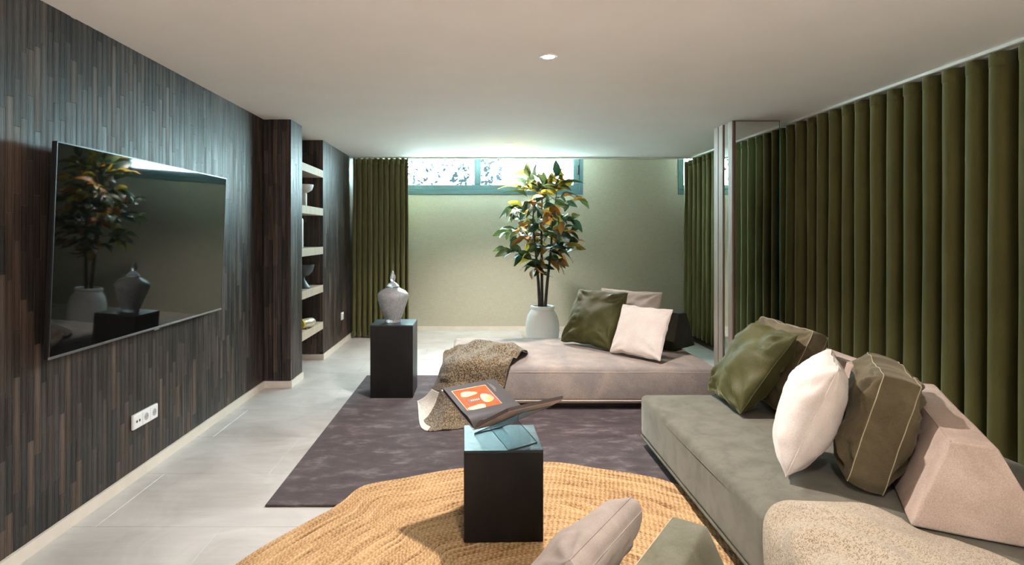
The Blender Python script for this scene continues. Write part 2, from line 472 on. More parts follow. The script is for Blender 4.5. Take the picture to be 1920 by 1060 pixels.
# skirtings
sk = .06
struct('baseboard_back', B(XB, XR, YB-.012, YB, 0, sk), M['skirting'])
struct('baseboard_left', B(XL-.01, XL+.014, FRONT, YP0, 0, sk), M['skirting'])
bm = bmesh.new(); box(bm, XL+.014, XP-.01, YP0-.014, YP0+.005, 0, sk); box(bm, XP-.01, XP+.014, YP0-.014, YP1, 0, sk)
struct('baseboard_pier', bm, M['skirting'])
bm = bmesh.new(); box(bm, -2.05, XB-.01, YN1-.014, YN1+.005, 0, sk); box(bm, XB-.01, XB+.014, YN1-.014, YB, 0, sk)
struct('baseboard_left_back', bm, M['skirting'])
struct('trim_1', B(2.765, XR, 1.2, YB-.02, .001, .006), M['dark_strip'])
struct('trim_2', B(3.06, 3.10, 1.2, YB-.02, .006, .016), M['metal'])

# wood cladding: vertical strips of uneven length, each with its own tone
PW = .0375
LENS = (.20, .28, .37, .48)
PM = {}
def plank_mesh(L, mi):
    k = (L, mi)
    if k not in PM:
        bm = B(-PW/2+.0002, PW/2-.0002, 0, .012, .0003, L-.0003, .0005, 1)
        me = bpy.data.meshes.new('plank'); bmesh.ops.recalc_face_normals(bm, faces=bm.faces); bm.to_mesh(me); bm.free()
        me.materials.append(CL[mi]); PM[k] = me
    return PM[k]
def columns(length):
    """(offset along, z0, height, tone) of every strip on a face"""
    n = int(round(length/PW)); out = []
    for c in range(n):
        z = -random.choice(LENS)*random.random(); first = True
        while z < H-.001:
            L = random.choice(LENS); z0 = max(z, sk*.9); z1 = min(z+L, H)
            if z1-z0 > .004: out.append(((c+.5)*length/n, z0, z1-z0, random.choices(range(6), (4, 4, 2.5, 4, 3, 1.6))[0]))
            z += L
    return out
def clad_stuff(name, parent, org, along, normal, items):
    vs, fs, mi = [], [], []
    for s, z0, hh, t in items:
        d = .009+random.uniform(-.0006, .0006)
        h2 = PW/2-.0002
        b0 = len(vs)
        for (q, zz, dd) in [(-h2, z0+.0005, 0), (h2, z0+.0005, 0), (h2, z0+hh-.0005, 0), (-h2, z0+hh-.0005, 0)]:
            vs.append(org+along*(s+q)+normal*(-.004)+V((0, 0, zz)))
        for (q, zz) in [(-h2, z0+.0005), (h2, z0+.0005), (h2, z0+hh-.0005), (-h2, z0+hh-.0005)]:
            vs.append(org+along*(s+q)+normal*d+V((0, 0, zz)))
        for f in ((4, 5, 6, 7), (0, 1, 5, 4), (1, 2, 6, 5), (2, 3, 7, 6), (3, 0, 4, 7)):
            fs.append([b0+k for k in f]); mi.append(t)
    o = pydata(name, vs, fs, CL, parent, False)
    for p, t in zip(o.data.polygons, mi): p.material_index = t
    bm = bmesh.new(); bm.from_mesh(o.data); bmesh.ops.recalc_face_normals(bm, faces=bm.faces); bm.to_mesh(o.data); bm.free()
    o['kind'] = 'stuff'
    return o
def near_wall():
    items = columns(YP0-1.7)                      # Y from 1.7 to the pier
    items = sorted(items, key=lambda t: t[0])
    vis = [t for t in items if t[0]+1.7 > 2.28]
    close, rest = vis[:296], vis[296:] + [t for t in items if t[0]+1.7 <= 2.28]
    # planks face +X: local x (width) -> -Y, local y (thickness, outward) -> +X
    R = Matrix(((0, 1, 0), (-1, 0, 0), (0, 0, 1))).to_4x4()
    for s, z0, hh, t in close:
        L = min(LENS, key=lambda q: abs(q-hh)) if hh < LENS[-1] else LENS[-1]
        me = plank_mesh(L, t)
        m = Matrix.Translation((XL-.0115+random.uniform(-.0006, .0006), 1.7+s, z0)) @ R @ Matrix.Diagonal((1, 1, hh/L, 1))
        inst('plank', me, wl, m)
    clad_stuff('planks', wl, V((XL-.009, 1.7, 0)), V((0, 1, 0)), V((1, 0, 0)), rest)
near_wall()
struct('wall_left_near', B(XL-.02, XL, FRONT, 1.7, 0, H), CL[1])
clad_stuff('planks', pier, V((XL+.003, YP0+.009, 0)), V((1, 0, 0)), V((0, -1, 0)), columns(XP-XL-.003))
clad_stuff('planks', pier, V((XP-.009, YP0+.002, 0)), V((0, 1, 0)), V((1, 0, 0)), columns(YP1-YP0-.004))
clad_stuff('planks', wlb, V((-2.02, YN1+.009, 0)), V((1, 0, 0)), V((0, -1, 0)), columns(XB+2.02))
clad_stuff('planks', wlb, V((XB-.009, YN1+.002, 0)), V((0, 1, 0)), V((1, 0, 0)), columns(YB-YN1-.004))
clad_stuff('planks', niche, V((-2.02, YP1, 0)), V((0, 1, 0)), V((1, 0, 0)), columns(YN1-YP1))

# windows
def window(name, x0, x1, z0, z1, mull=(), handle=None, left=.14, right=.14):
    fr = bmesh.new(); y0, y1 = YB-.012, YB+.10
    box(fr, x0, x1, y0, y1, z0, z0+.065, .004, 1); box(fr, x0, x1, y0, y1, z1-.06, z1, .004, 1)
    box(fr, x0, x0+.05, y0, y1, z0+.065, z1-.06, .004, 1); box(fr, x1-.05, x1, y0, y1, z0+.065, z1-.06, .004, 1)
    w = obj(name, fr, M['frame'], None, False); w['kind'] = 'structure'
    sash = bmesh.new(); y0, y1 = YB+.0, YB+.08
    box(sash, x0+.05, x1-.05, y0, y1, z0+.065, z0+.141, .006, 1)
    box(sash, x1-right, x1-.05, y0, y1, z0+.141, z1-.06, .006, 1); box(sash, x0+.05, x0+left, y0, y1, z0+.141, z1-.06, .006, 1)
    for a, b_ in mull: box(sash, a, b_, y0, y1, z0+.141, z1-.06, .006, 1)
    obj('sash', sash, M['frame'], w, False)
    xs = [x0+left] + [q for ab in mull for q in ab] + [x1-right]
    for a, b_ in zip(xs[::2], xs[1::2]):
        obj('pane', B(a-.005, b_+.005, YB+.035, YB+.041, z0+.135, z1-.055), M['pane'], w, False)
    if handle:
        hb = bmesh.new(); box(hb, handle-.012, handle+.012, YB-.03, YB+.0, 2.23, 2.29, .004, 2); box(hb, handle-.009, handle+.009, YB-.05, YB-.03, 2.235, 2.36, .004, 2)
        obj('handle', hb, M['tv_black'], w)
    return w
window('window_1', *W1, mull=((-.052, .044),), handle=1.43)
window('window_2', *W2, left=.09, right=.08)
# light well outside
g = struct('ground_outside', B(-6, 8, YB+.22, 16, 1.70, 1.80), plain('pale_gravel', (.6, .58, .54), .9, nscale=40, var=.2))
vs, fs = [], []
for k in range(900):
    x = random.uniform(-2.2, 0.02) if random.random() < .82 else random.uniform(.02, .35)
    c = V((x*1.12, random.uniform(9.2, 10.1), random.uniform(1.85, 2.75)))
    if noise.noise(c*2.2) < -.12: continue
    a = V((random.gauss(0, 1), random.gauss(0, 1), random.gauss(0, 1))).normalized(); b_ = a.cross(V((.3, .5, .8))).normalized()
    L, w_ = random.uniform(.035, .07), random.uniform(.022, .045); n = len(vs)
    vs += [c-a*L, c+b_*w_, c+a*L, c-b_*w_]; fs.append((n, n+1, n+2, n+3))
fo = pydata('hedge', vs, fs, plain('hedge_leaf', (.0085, .0112, .0130), 1, spec=0), None, False)
tag(fo, 'pale leafy hedge outside the high window, left of its mullion', 'hedge', kind='stuff')

# ------------------------------------------------------------------ ceiling lamps
for k, (x, y) in enumerate(DOWNLIGHTS):
    lab = ['lit recessed downlight in the middle of the ceiling, above the rugs', 'small recessed downlight near the high window, further from the sofa',
           'added fill downlight, unseen, in the ceiling above the camera', 'added fill downlight, unseen, in the ceiling behind the camera'][k]
    t = thing('downlight', lab, 'lamp', (x, y, H), 'recessed ceiling downlights')
    rg = bmesh.new(); lathe(rg, [(.036, H-.001), (.036, H-.004), (.048, H-.006), (.052, H-.003), (.052, H+.002), (.036, H+.002), (.036, H-.001)], x, y, 32, False)
    obj('trim_ring', rg, M['white_plastic'], t)
    lens_ = bmesh.new(); lathe(lens_, [(0, H-.002), (.036, H-.002)], x, y, 24, False)
    obj('lens', lens_, M['lamp'] if k != 1 else M['lamp_dim'], t)
    l = bpy.data.lights.new('downlight_bulb', 'SPOT'); l.energy = SPOT_W*(.90, .82, .5, 2.8)[k]; l.color = SPOT_COL
    l.spot_size = math.radians((128, 120, 128, 128)[k]); l.spot_blend = .75; l.shadow_soft_size = .035
    lo = bpy.data.objects.new('bulb', l); C.objects.link(lo); lo.location = (x, y, H-.02); attach(lo, t)

# ------------------------------------------------------------------ curtains
def curtain(name, label, along, p0, n, pitch, amp, ztop, zbot=.012, seed=1, group='olive velvet curtains', sideout=V((-1, 0, 0))):
    rnd = random.Random(seed)
    K = 14; R = 16
    t = thing(name, label, 'curtain', (p0.x, p0.y, zbot), group)
    am = [amp*rnd.uniform(.8, 1.12) for _ in range(n+1)]; ph = [rnd.uniform(-.5, .5) for _ in range(n+1)]
    vs, fs = [], []
    cols = n*K+1
    for r in range(R+1):
        f = r/R; z = ztop + (zbot-ztop)*f
        for c in range(cols):
            u = c/K; i0 = min(int(u), n-1); q = u-i0
            q2 = q*q*(3-2*q)
            a = am[i0]*(1-q2)+am[i0+1]*q2; p_ = (ph[i0]*(1-q2)+ph[i0+1]*q2)*f*.9
            th_ = 2*PI*u + p_
            s = u*pitch + pitch*.13*math.sin(2*th_) + (p_*pitch*.22)
            dx = a*(.92+.16*f)*math.cos(th_) + .006*noise.noise(V((u*.9, z*1.3, seed)))
            vs.append(p0 + along*s + sideout*dx + V((0, 0, z-p0.z)))
    for r in range(R):
        for c in range(cols-1):
            k = r*cols+c; fs.append((k, k+1, k+cols+1, k+cols))
    o = pydata('panel', vs, fs, M['curtain'], t, True, 75)
    m = o.modifiers.new('thickness', 'SOLIDIFY'); m.thickness = .004; m.offset = 0
    # stitched heading band, a hair proud of the panel
    hv, hf = [], []
    for c in range(cols):
        u = c/K; i0 = min(int(u), n-1); q = u-i0; q2 = q*q*(3-2*q); a = am[i0]*(1-q2)+am[i0+1]*q2; th_ = 2*PI*u
        s = u*pitch + pitch*.13*math.sin(2*th_); d = a*.93*math.cos(th_) + .004
        for z in (ztop+.002, ztop-.075): hv.append(p0 + along*s + sideout*d + V((0, 0, z-p0.z)))
    for c in range(cols-1): hf.append((2*c, 2*c+1, 2*c+3, 2*c+2))
    h = pydata('heading_band', hv, hf, M['curtain'], t, True, 75)
    m = h.modifiers.new('thickness', 'SOLIDIFY'); m.thickness = .003; m.offset = 0
    return t
CZ = 2.385
curtain('curtain', 'long dark olive velvet curtain in deep folds beside the big sofa', V((0, 1, 0)), V((2.935, 1.55, 0)), 24, .164, .068, CZ, seed=3)
curtain('curtain', 'olive velvet curtain between the back wall and the mirrored post', V((0, 1, 0)), V((2.935, 5.62, 0)), 15, .158, .062, CZ, seed=5)
curtain('curtain', 'gathered olive curtain hanging in the corner left of the high window', V((1, 0, 0)), V((-1.655, 7.66, 0)), 10, .073, .062, CZ, seed=9, sideout=V((0, -1, 0)))
t = thing('curtain_track', 'white ceiling curtain track along the side of the big sofa', 'curtain track', (2.86, 4, H))
obj('rail', B(2.845, 2.868, 1.3, 7.74, H-.02, H-.0005, .002, 1), M['track'], t); obj('rail', B(2.925, 2.945, 1.3, 7.74, H-.018, H-.0005, .002, 1), M['track'], t)
t = thing('curtain_track', 'white ceiling curtain track in front of the high window', 'curtain track', (.5, 7.72, H))
obj('rail', B(-1.69, 2.84, 7.685, 7.71, H-.016, H-.0005, .002, 1), M['track'], t); obj('rail', B(-1.69, 2.84, 7.735, 7.75, H-.018, H-.0005, .002, 1), M['track'], t)

# ------------------------------------------------------------------ mirrored post
t = thing('mirrored_post', 'mirror-clad post with pale oak strips between the two side curtains', 'post', (2.5, 5.4, 0))
obj('core', B(2.325, 2.72, 5.215, 5.60, 0, H), M['brown_trim'], t, False)
obj('wood_strip', B(2.305, 2.325, 5.505, 5.60, 0, H-.001, .002, 1), M['oak'], t, False)
obj('wood_strip', B(2.307, 2.325, 5.405, 5.495, 0, H-.001, .002, 1), M['oak'], t, False)
obj('wood_strip', B(2.305, 2.325, 5.20, 5.285, 0, H-.001, .002, 1), M['oak'], t, False)
obj('mirror_panel', B(2.318, 2.325, 5.295, 5.395, .002, H-.004), M['mirror'], t, False)
obj('mirror_panel', B(2.335, 2.735, 5.205, 5.215, .002, H-.006), M['mirror'], t, False)
obj('edge_trim', B(2.318, 2.337, 5.197, 5.216, 0, H-.001), M['brown_trim'], t, False)
obj('edge_trim', B(2.735, 2.741, 5.205, 5.222, .002, H-.004), plain('teal_glass_edge', (.02, .14, .15), .15, var=.05), t, False)
obj('edge_trim', B(2.337, 2.741, 5.200, 5.216, H-.006, H-.001), M['brown_trim'], t, False)

# ------------------------------------------------------------------ shelves in the niche and what stands on them
for k, (zt, lab) in enumerate([(2.076, 'highest oak shelf in the wall niche, bare'), (1.661, 'oak niche shelf carrying the white footed bowl'), (1.24, 'oak niche shelf carrying the slim white vase'),
                               (.824, 'oak niche shelf carrying the black footed bowl'), (.42, 'lowest oak niche shelf, with the yellow-capped jar')]):
    o = obj('wall_shelf', B(-2.012, XB+.004, YP1+.002, YN1-.004, zt-.08, zt, .002, 1), M['oak_shelf'], None, False)
    tag(o, lab, 'shelf', 'oak shelves in the niche')
def footed_bowl(name, label, x, y, z, rim, h, stem, foot, m, flare):
    t = thing(name, label, 'bowl', (x, y, z))
    bz = z+h*.62 if not flare else z+h*.5
    bw = bmesh.new()
    pr = [(stem, bz), (rim*.55, bz+.01), (rim*.86, bz+(z+h-bz)*.38), (rim, bz+(z+h-bz)*.85), (rim, z+h), (rim-.006, z+h), (rim*.8, bz+(z+h-bz)*.5), (rim*.4, bz+.03), (0, bz+.025)]
    lathe(bw, pr, x, y, 32, True); obj('bowl', bw, m, t)
    ft = bmesh.new()
    if flare: lathe(ft, [(foot, z), (foot, z+.008), (foot*.72, z+h*.14), (stem*1.1, z+h*.36), (stem, z+h*.5)], x, y, 28, True)
    else: lathe(ft, [(foot, z), (foot, z+h*.56), (foot*.9, z+h*.62)], x, y, 28, True)
    obj('stem', ft, m, t)
footed_bowl('footed_bowl', 'white footed bowl on an upper niche shelf', -1.79, 5.88, 1.661, .102, .225, .03, .036, plain('matt_white_stoneware', (.62, .63, .62), .55), False)
footed_bowl('footed_bowl', 'black footed bowl with flared stem on a niche shelf', -1.80, 5.88, .824, .118, .243, .024, .085, plain('matt_black_stoneware', (.035, .042, .05), .45), True)
t = thing('slim_vase', 'slim white vase half hidden by the clad pier on the middle niche shelf', 'vase', (-1.83, 5.86, 1.24))
bm = bmesh.new(); lathe(bm, [(.04, 1.24), (.045, 1.25), (.045, 1.52), (.04, 1.54), (.034, 1.54), (.034, 1.30), (0, 1.30)], -1.83, 5.86, 28); obj('body', bm, M['white_plastic'], t)
t = thing('lying_jar', 'small glass jar with yellow cap lying on the lowest niche shelf', 'jar', (-1.79, 5.85, .42))
mx = Matrix.Translation((-1.775, 5.74, .475)) @ Matrix.Rotation(math.radians(-24), 4, 'Z') @ Matrix.Rotation(-PI/2, 4, 'X')
bm = bmesh.new(); lathe(bm, [(.046, .02), (.049, .03), (.049, .16), (.04, .185), (.02, .2), (0, .2)], 0, 0, 24); obj('body', bm, plain('gold_glass', (.55, .5, .36), .2, metal=.4), t, matrix=mx)
bm = bmesh.new(); lathe(bm, [(0, .004), (.016, .004), (.02, 0), (.045, 0), (.047, .004), (.047, .02)], 0, 0, 24); obj('cap', bm, plain('yellow_cap', (.62, .52, .06), .4), t, matrix=mx)
bm = bmesh.new(); lathe(bm, [(0, 0), (.012, 0)], 0, 0, 16, False); obj('cap_print', bm, M['hole'], t, matrix=mx @ Matrix.Translation((0, 0, .002)))
obj('cradle', B(-1.84, -1.72, 5.76, 5.80, .42, .43, .002, 1), M['brown_trim'], t)

# ------------------------------------------------------------------ television
def tv():
    Y0, Y1 = 2.484, 4.158; zb, zt = .832, 1.784; Xb, Xt = -1.861, -1.823
    ang = math.atan2(Xt-Xb, zt-zb); L = math.hypot(Xt-Xb, zt-zb); W = Y1-Y0
    # local: x = along +Y, y = up the screen, z = out into the room
    up = V((math.sin(ang), 0, math.cos(ang))); al = V((0, 1, 0)); nr = al.cross(up)
    m = Matrix(((al.x, up.x, nr.x, 0), (al.y, up.y, nr.y, 0), (al.z, up.z, nr.z, 0), (0, 0, 0, 1)))
    m = Matrix.Translation((Xb, Y0, zb)) @ m
    t = thing('television', 'large flat television with dark glossy screen on the wood-clad wall', 'television', (Xb, (Y0+Y1)/2, zb))
    obj('housing', B(0, W, 0, L, -.024, -.002, .003, 1), M['tv_black'], t, True, matrix=m)
    obj('screen', B(.006, W-.006, .012, L-.007, -.002, 0.0), M['screen'], t, False, matrix=m)
    bz = bmesh.new(); box(bz, 0, W, 0, .012, -.004, .002, .001, 1); obj('bottom_bezel', bz, M['tv_edge'], t, matrix=m)
    bz = bmesh.new(); box(bz, 0, W, L-.006, L, -.006, .0012); box(bz, 0, .005, .012, L-.006, -.006, .0012); box(bz, W-.005, W, .012, L-.006, -.006, .0012)
    obj('bezel', bz, M['tv_rim'], t, False, matrix=m)
    obj('sensor_tab', B(W/2-.025, W/2+.025, -.008, .002, -.004, .003, .001, 1), M['tv_edge'], t, matrix=m)
    obj('rear_case', B(.25, W-.25, .12, L-.25, -.04, -.024, .01, 1), M['tv_black'], t, True, matrix=m)
    obj('wall_bracket', B(-1.914, -1.862, 3.1, 3.55, 1.15, 1.4), M['tv_black'], t, False)
tv()
# sockets
def sockets():
    x = XL+.002; y0, y1, z0, z1 = 3.184, 3.426, .287, .37
    t = thing('wall_socket', 'white triple socket plate low on the clad wall under the television', 'socket', (x, (y0+y1)/2, z0))
    obj('plate', B(x-.004, x+.011, y0, y1, z0, z1, .003, 2), M['white_plastic'], t)
    w = (y1-y0)/3
    X, Z = V((0, 1, 0)), V((0, 0, 1))
    for k in range(3):
        yc = y0+w*(k+.5); zc = (z0+z1)/2
        obj('insert', B(x+.011, x+.013, yc-w*.46, yc+w*.46, z0+.006, z1-.006, .001, 1), M['white_plastic'], t, False)
        if k == 0:
            for dy in (-.013, .013):
                b_ = bmesh.new(); disc(b_, (x+.0142, yc+dy, zc), (X, Z), .0075, 16); obj('aerial_jack', b_, M['hole'], t, False)
        else:
            b_ = bmesh.new(); disc(b_, (x+.0138, yc, zc), (X, Z), .021, 24); r = obj('outlet', b_, M['grey_plastic'], t, False)
            for dy in (-.0095, .0095):
                b_ = bmesh.new(); disc(b_, (x+.0143, yc+dy, zc), (X, Z), .0028, 10); obj('pin_hole', b_, M['hole'], r, False)
sockets()
t = thing('wall_switch', 'small white socket plate on the clad wall near the corner curtain', 'socket', (XB, 7.17, .31))
obj('plate', B(XB-.002, XB+.010, 7.115, 7.225, .308, .402, .003, 2), M['white_plastic'], t)
obj('insert', B(XB+.010, XB+.0125, 7.13, 7.21, .322, .388, .001, 1), M['white_plastic'], t)

# ------------------------------------------------------------------ rugs
RUG = (-1.075, 2.25, 2.892, 5.55)
bm = B(RUG[0], RUG[1], RUG[2], RUG[3], .0005, .013, .006, 3)
tag(obj('area_rug', bm, M['rug']), 'mauve brown short-pile area rug under the daybed and black pedestals', 'rug')
def jute():
    cx, cy = .30, 1.93
    pts = [(-180, 1.40), (160, 1.38), (148, 1.371), (137, 1.385), (128, 1.478), (118.7, 1.44), (105.7, 1.45), (84.6, 1.487), (73, 1.442), (61, 1.441), (57, 1.42), (0, 1.42), (-90, 1.42)]
    pts = sorted([(a if a >= 0 else a+360, r) for a, r in pts]); pts = pts + [(pts[0][0]+360, pts[0][1])]
    def rad(a):
        a %= 360
        if a < pts[0][0]: a += 360
        for (a0, r0), (a1, r1) in zip(pts, pts[1:]):
            if a0 <= a <= a1:
                q = (a-a0)/(a1-a0) if a1 > a0 else 0; q = q*q*(3-2*q); return r0+(r1-r0)*q
        return 1.42
    NR, PER, A = 82, 4, 300
    rows = NR*PER
    def ss(x): x = max(0, min(1, x)); return x*x*(3-2*x)
    vs, fs, uvs = [], [], []
    for i in range(rows+1):
        tt = i/rows
        for k in range(A):
            a = 360*k/A; r = rad(a)*(1-(1-tt)*.999)*1.0
            r += .006*noise.noise(V((math.cos(math.radians(a))*3, math.sin(math.radians(a))*3, tt*9)))*tt
            x = r*math.cos(math.radians(a)); y = r*math.sin(math.radians(a))
            X, Y = cx+x, cy+y
            on = ss((X-(RUG[0]-.06))/.07)*ss((Y-(RUG[2]-.055))/.05)
            z = .001 + .0135*on + .006 + .0045*abs(math.sin(PI*tt*NR))
            if i == rows: z = .002+.0135*on
            vs.append((x, y, z))
    for i in range(rows):
        for k in range(A):
            k2 = (k+1) % A; fs.append((i*A+k, i*A+k2, (i+1)*A+k2, (i+1)*A+k))
            u0, u1 = k/A*360, (k+1)/A*360
            w0, w1 = i/rows*NR, (i+1)/rows*NR
            s = max(1, round((i+.5)/rows*1.45*2*PI/.024))/360.0
            uvs += [(u0*s, w0), (u1*s, w0), (u1*s, w1), (u0*s, w1)]
    o = pydata('braided_rug', vs, fs, M['jute'], None, True, 80)
    uvl = o.data.uv_layers.new(name='UVMap')
    for l, uv in zip(uvl.data, uvs): l.uv = uv
    o.location = (cx, cy, 0)
    tag(o, 'round golden braided jute rug lying partly over the mauve rug', 'rug')
jute()

# ------------------------------------------------------------------ pedestals
def pedestal(label, x0, x1, y0, d, z0, z1, rot):
    w = x1-x0
    t = thing('pedestal', label, 'side table', ((x0+x1)/2, y0+d/2, z0), 'black wood pedestals')
    m = Matrix.Translation(((x0+x1)/2, y0+d/2, z0)) @ Matrix.Rotation(rot, 4, 'Z')
    h = z1-z0
    obj('block', B(-w/2, w/2, -d/2, d/2, 0, h-.012, .002, 1), M['black_wood'], t, False, matrix=m)
    obj('top', B(-w/2, w/2, -d/2, d/2, h-.012, h, .002, 1), M['black_top'], t, False, matrix=m)
pedestal('near low black wood pedestal with the open book on its top', -.066, .286, 2.54, .34, .0125, .420, math.radians(1.6))
pedestal('far tall black wood pedestal with the lidded glass vase on its top', -.896, -.541, 4.77, .35, .013, .62, 0)

# lidded vase
t = thing('lidded_vase', 'pale bubbled glass vase with pointed lid on the far pedestal', 'vase', (-.735, 4.95, .62))
bm = bmesh.new()
vx, vy, vz = -.735, 4.95, .6205
prof = [(0, 0), (.066, 0), (.069, .006), (.068, .022), (.074, .03), (.095, .09), (.118, .155), (.134, .205), (.138, .225), (.134, .245), (.11, .268), (.075, .288), (.055, .296), (.05, .30),
        (.045, .298), (.05, .292), (.10, .262), (.126, .24), (.130, .225), (.126, .205), (.11, .155), (.087, .09), (.066, .034), (0, .03)]
lathe(bm, [(r, vz+z) for r, z in prof], vx, vy, 48, False); obj('body', bm, M['vase'], t)
bm = bmesh.new()
prof = [(0, .302), (.046, .302), (.056, .306), (.056, .311), (.038, .33), (.02, .344), (.015, .352), (.02, .362), (.026, .378), (.024, .395), (.013, .42), (.003, .445), (0, .446)]
lathe(bm, [(r, vz+z) for r, z in prof], vx, vy, 40, False); obj('lid', bm, M['vase'], t)

# ------------------------------------------------------------------ open book on its stand
def book():
    O = V((-.02, 2.60, 0)); d = V((.815, .58, 0)).normalized(); w = V((d.y, -d.x, 0))
    def P(a, b_, z): return O+d*a+w*b_+V((0, 0, z))
    T = .0045
    st = thing('book_stand', 'clear acrylic cross-shaped book stand on the near pedestal', 'book stand', tuple(P(.17, 0, .42)))
    def sheet(b0, z0, b1, z1):
        dv = V((b1-b0, z1-z0)).normalized(); nx, nz = -dv.y*T/2, dv.x*T/2
        pts = lambda s: [P(a, b_+s*nx, z+s*nz) for a, b_, z in ((.09, b0, z0), (.26, b0, z0), (.26, b1, z1), (.09, b1, z1))]
        bm = bmesh.new(); hexa(bm, pts(-1)+pts(1)); o = obj('acrylic_sheet', bm, M['acrylic'], st, False)
        e = bmesh.new()
        for a in (.09, .26):
            tube(e, [P(a, b0, z0), P(a, b1, z1)], .0016, 6)
        tube(e, [P(.09, b0, z0), P(.26, b0, z0)], .0022, 6)
        obj('polished_edge', e, M['acrylic_edge'], o)
    sheet(.14, .4225, -.235, .588); sheet(-.12, .4225, .235, .613)
    bk = thing('open_book', 'open art book showing an orange picture on a dark page', 'book', tuple(P(.1, 0, .49)))
    LZ = lambda b_: .490 - b_*.425            # left board height, b_ negative
    RZ = lambda b_: .494 + b_*.56
    BL = .325
    bm = bmesh.new()
    hexa(bm, [P(0, -.278, LZ(-.278)), P(BL, -.278, LZ(-.278)), P(BL, 0, .490), P(0, 0, .490), P(0, -.278, LZ(-.278)+.003), P(BL, -.278, LZ(-.278)+.003), P(BL, 0, .493), P(0, 0, .493)])
    hexa(bm, [P(0, 0, .490), P(BL, 0, .490), P(BL, .255, RZ(.255)), P(0, .255, RZ(.255)), P(0, 0, .493), P(BL, 0, .493), P(BL, .255, RZ(.255)+.003), P(0, .255, RZ(.255)+.003)])
    obj('cover', bm, plain('grey_cover', (.30, .25, .24), .5), bk, False)
    # page blocks with curved gutter
    def block(sign, width, zf, thick, m, name):
        n = 14; top, bot = [], []
        for k in range(n+1):
            q = k/n; b_ = sign*(.002+(width-.006)*q)
            lift = thick*(1-math.exp(-q*11))+.010*math.exp(-((q-.17)/.12)**2)
            top.append((b_, zf(b_)+.0032+lift)); bot.append((b_, zf(b_)+.0032))
        a0, a1 = .005, BL-.005
        vs = [P(a, b_, z) for a in (a0, a1) for b_, z in top+bot]
        S = 2*(n+1); fs = []
        for k in range(n):
            fs += [(k, k+1, S+k+1, S+k), (n+1+k, S+n+1+k, S+n+2+k, n+2+k), (k, n+1+k, n+2+k, k+1), (S+k, S+k+1, S+n+2+k, S+n+1+k)]
        fs += [(n, 2*n+1, S+2*n+1, S+n), (0, S, S+n+1, n+1)]
        o = pydata(name, vs, fs, m, bk, True, 40)
        bm = bmesh.new(); bm.from_mesh(o.data); bmesh.ops.recalc_face_normals(bm, faces=bm.faces); bm.to_mesh(o.data); bm.free()
        return top
    page = plain('dark_grey_page', (.034, .029, .029), .5, spec=.2, var=.06)
    topL = block(-1, .272, LZ, .014, page, 'left_pages'); block(1, .25, RZ, .016, plain('warm_grey_page', (.10, .08, .07), .45, var=.06), 'right_pages')
    # flat print on the left page: local x along the spine (a), y towards the fore-edge
    zl = lambda b_: LZ(b_)+.0032+.0143
    def pt(a, b_, off): return P(a, b_, zl(b_)+off)
    def poly(name, pts, off, m, parent):
        bm = bmesh.new(); bm.faces.new([bm.verts.new(pt(a, b_, off)) for a, b_ in pts]); return obj(name, bm, m, parent, False)
    def blob(bm, a, b_, ra, rb, off, n=20, rot=0, wob=0):
        vs = []
        for k in range(n):
            th_ = 2*PI*k/n; rr = 1+wob*math.sin(3*th_+1)
            x, y = ra*rr*math.cos(th_), rb*rr*math.sin(th_)
            vs.append(bm.verts.new(pt(a+x*math.cos(rot)-y*math.sin(rot), b_+x*math.sin(rot)+y*math.cos(rot), off)))
        bm.faces.new(vs)
    a0, a1, b0, b1 = .036, .236, -.075, -.235
    pic = poly('picture', [(a0-.003, b0+.003), (a1+.003, b0+.003), (a1+.003, b1-.003), (a0-.003, b1-.003)], .0004, plain('cream_border', (.50, .38, .26), .4), bk)
    orange = plain('orange_print', (.62, .072, .006), .6, spec=.15, nscale=18, var=.22)
    poly('picture_ground', [(a0, b0), (a1, b0), (a1, b1), (a0, b1)], .0007, orange, pic)
    cream = plain('cream_print', (.62, .36, .20), .5); ink = plain('ink_print', (.03, .03, .035), .5); yel = plain('yellow_print', (.62, .32, .02), .5)
    bm = bmesh.new(); blob(bm, .105, -.197, .048, .017, .0010, wob=.15); blob(bm, .098, -.102, .052, .017, .0010, wob=-.15); blob(bm, .186, -.150, .036, .030, .0010, wob=.1); obj('picture_shapes', bm, cream, pic, False)
    bm = bmesh.new(); blob(bm, .192, -.138, .018, .016, .0013); obj('picture_disc', bm, yel, pic, False)
    bm = bmesh.new()
    def bar(a_, b_, ha, hb, rot=0, off=.0015):
        bm.faces.new([bm.verts.new(pt(a_+x*math.cos(rot)-y*math.sin(rot), b_+x*math.sin(rot)+y*math.cos(rot), off)) for x, y in ((-ha, -hb), (ha, -hb), (ha, hb), (-ha, hb))])
    bar(.107, -.150, .032, .009); bar(.141, -.150, .003, .013)
    for k in range(7): bar(.218, -.185+.011*k, .010, .0017, .7)
    bar(.206, -.152, .0012, .042, -.05); bar(.231, -.152, .0012, .034, .05)
    for k in range(9): bar(.055+.004*(k % 3), -.178+.007*k, .006, .0014, .9*k)
    for k in range(4): bar(.085+.02*k, -.197+.003*(k % 2), .004, .001, .5*k); bar(.07+.022*k, -.102, .004, .001, .8*k)
    obj('picture_ink', bm, ink, pic, False)
    bm = bmesh.new()
    for k in range(5): bar(.094+.0105*k, -.150, .0025, .004, 0, .0019)
    obj('picture_dots', bm, cream, pic, False)
    bm = bmesh.new()
    for k in range(4): bar(.262+.005*k, -.215+.008*(k % 2), .0006, .035-.007*k, 0, .0006)
    for k in range(3):
        for q in range(4): bar(.155+.034*k, -.062+.005*q, .012, .0006, 0, .0006)
    o = obj('text_lines', bm, plain('pale_ink', (.25, .235, .225), .5), bk, False); o['kind'] = 'stuff'
book()

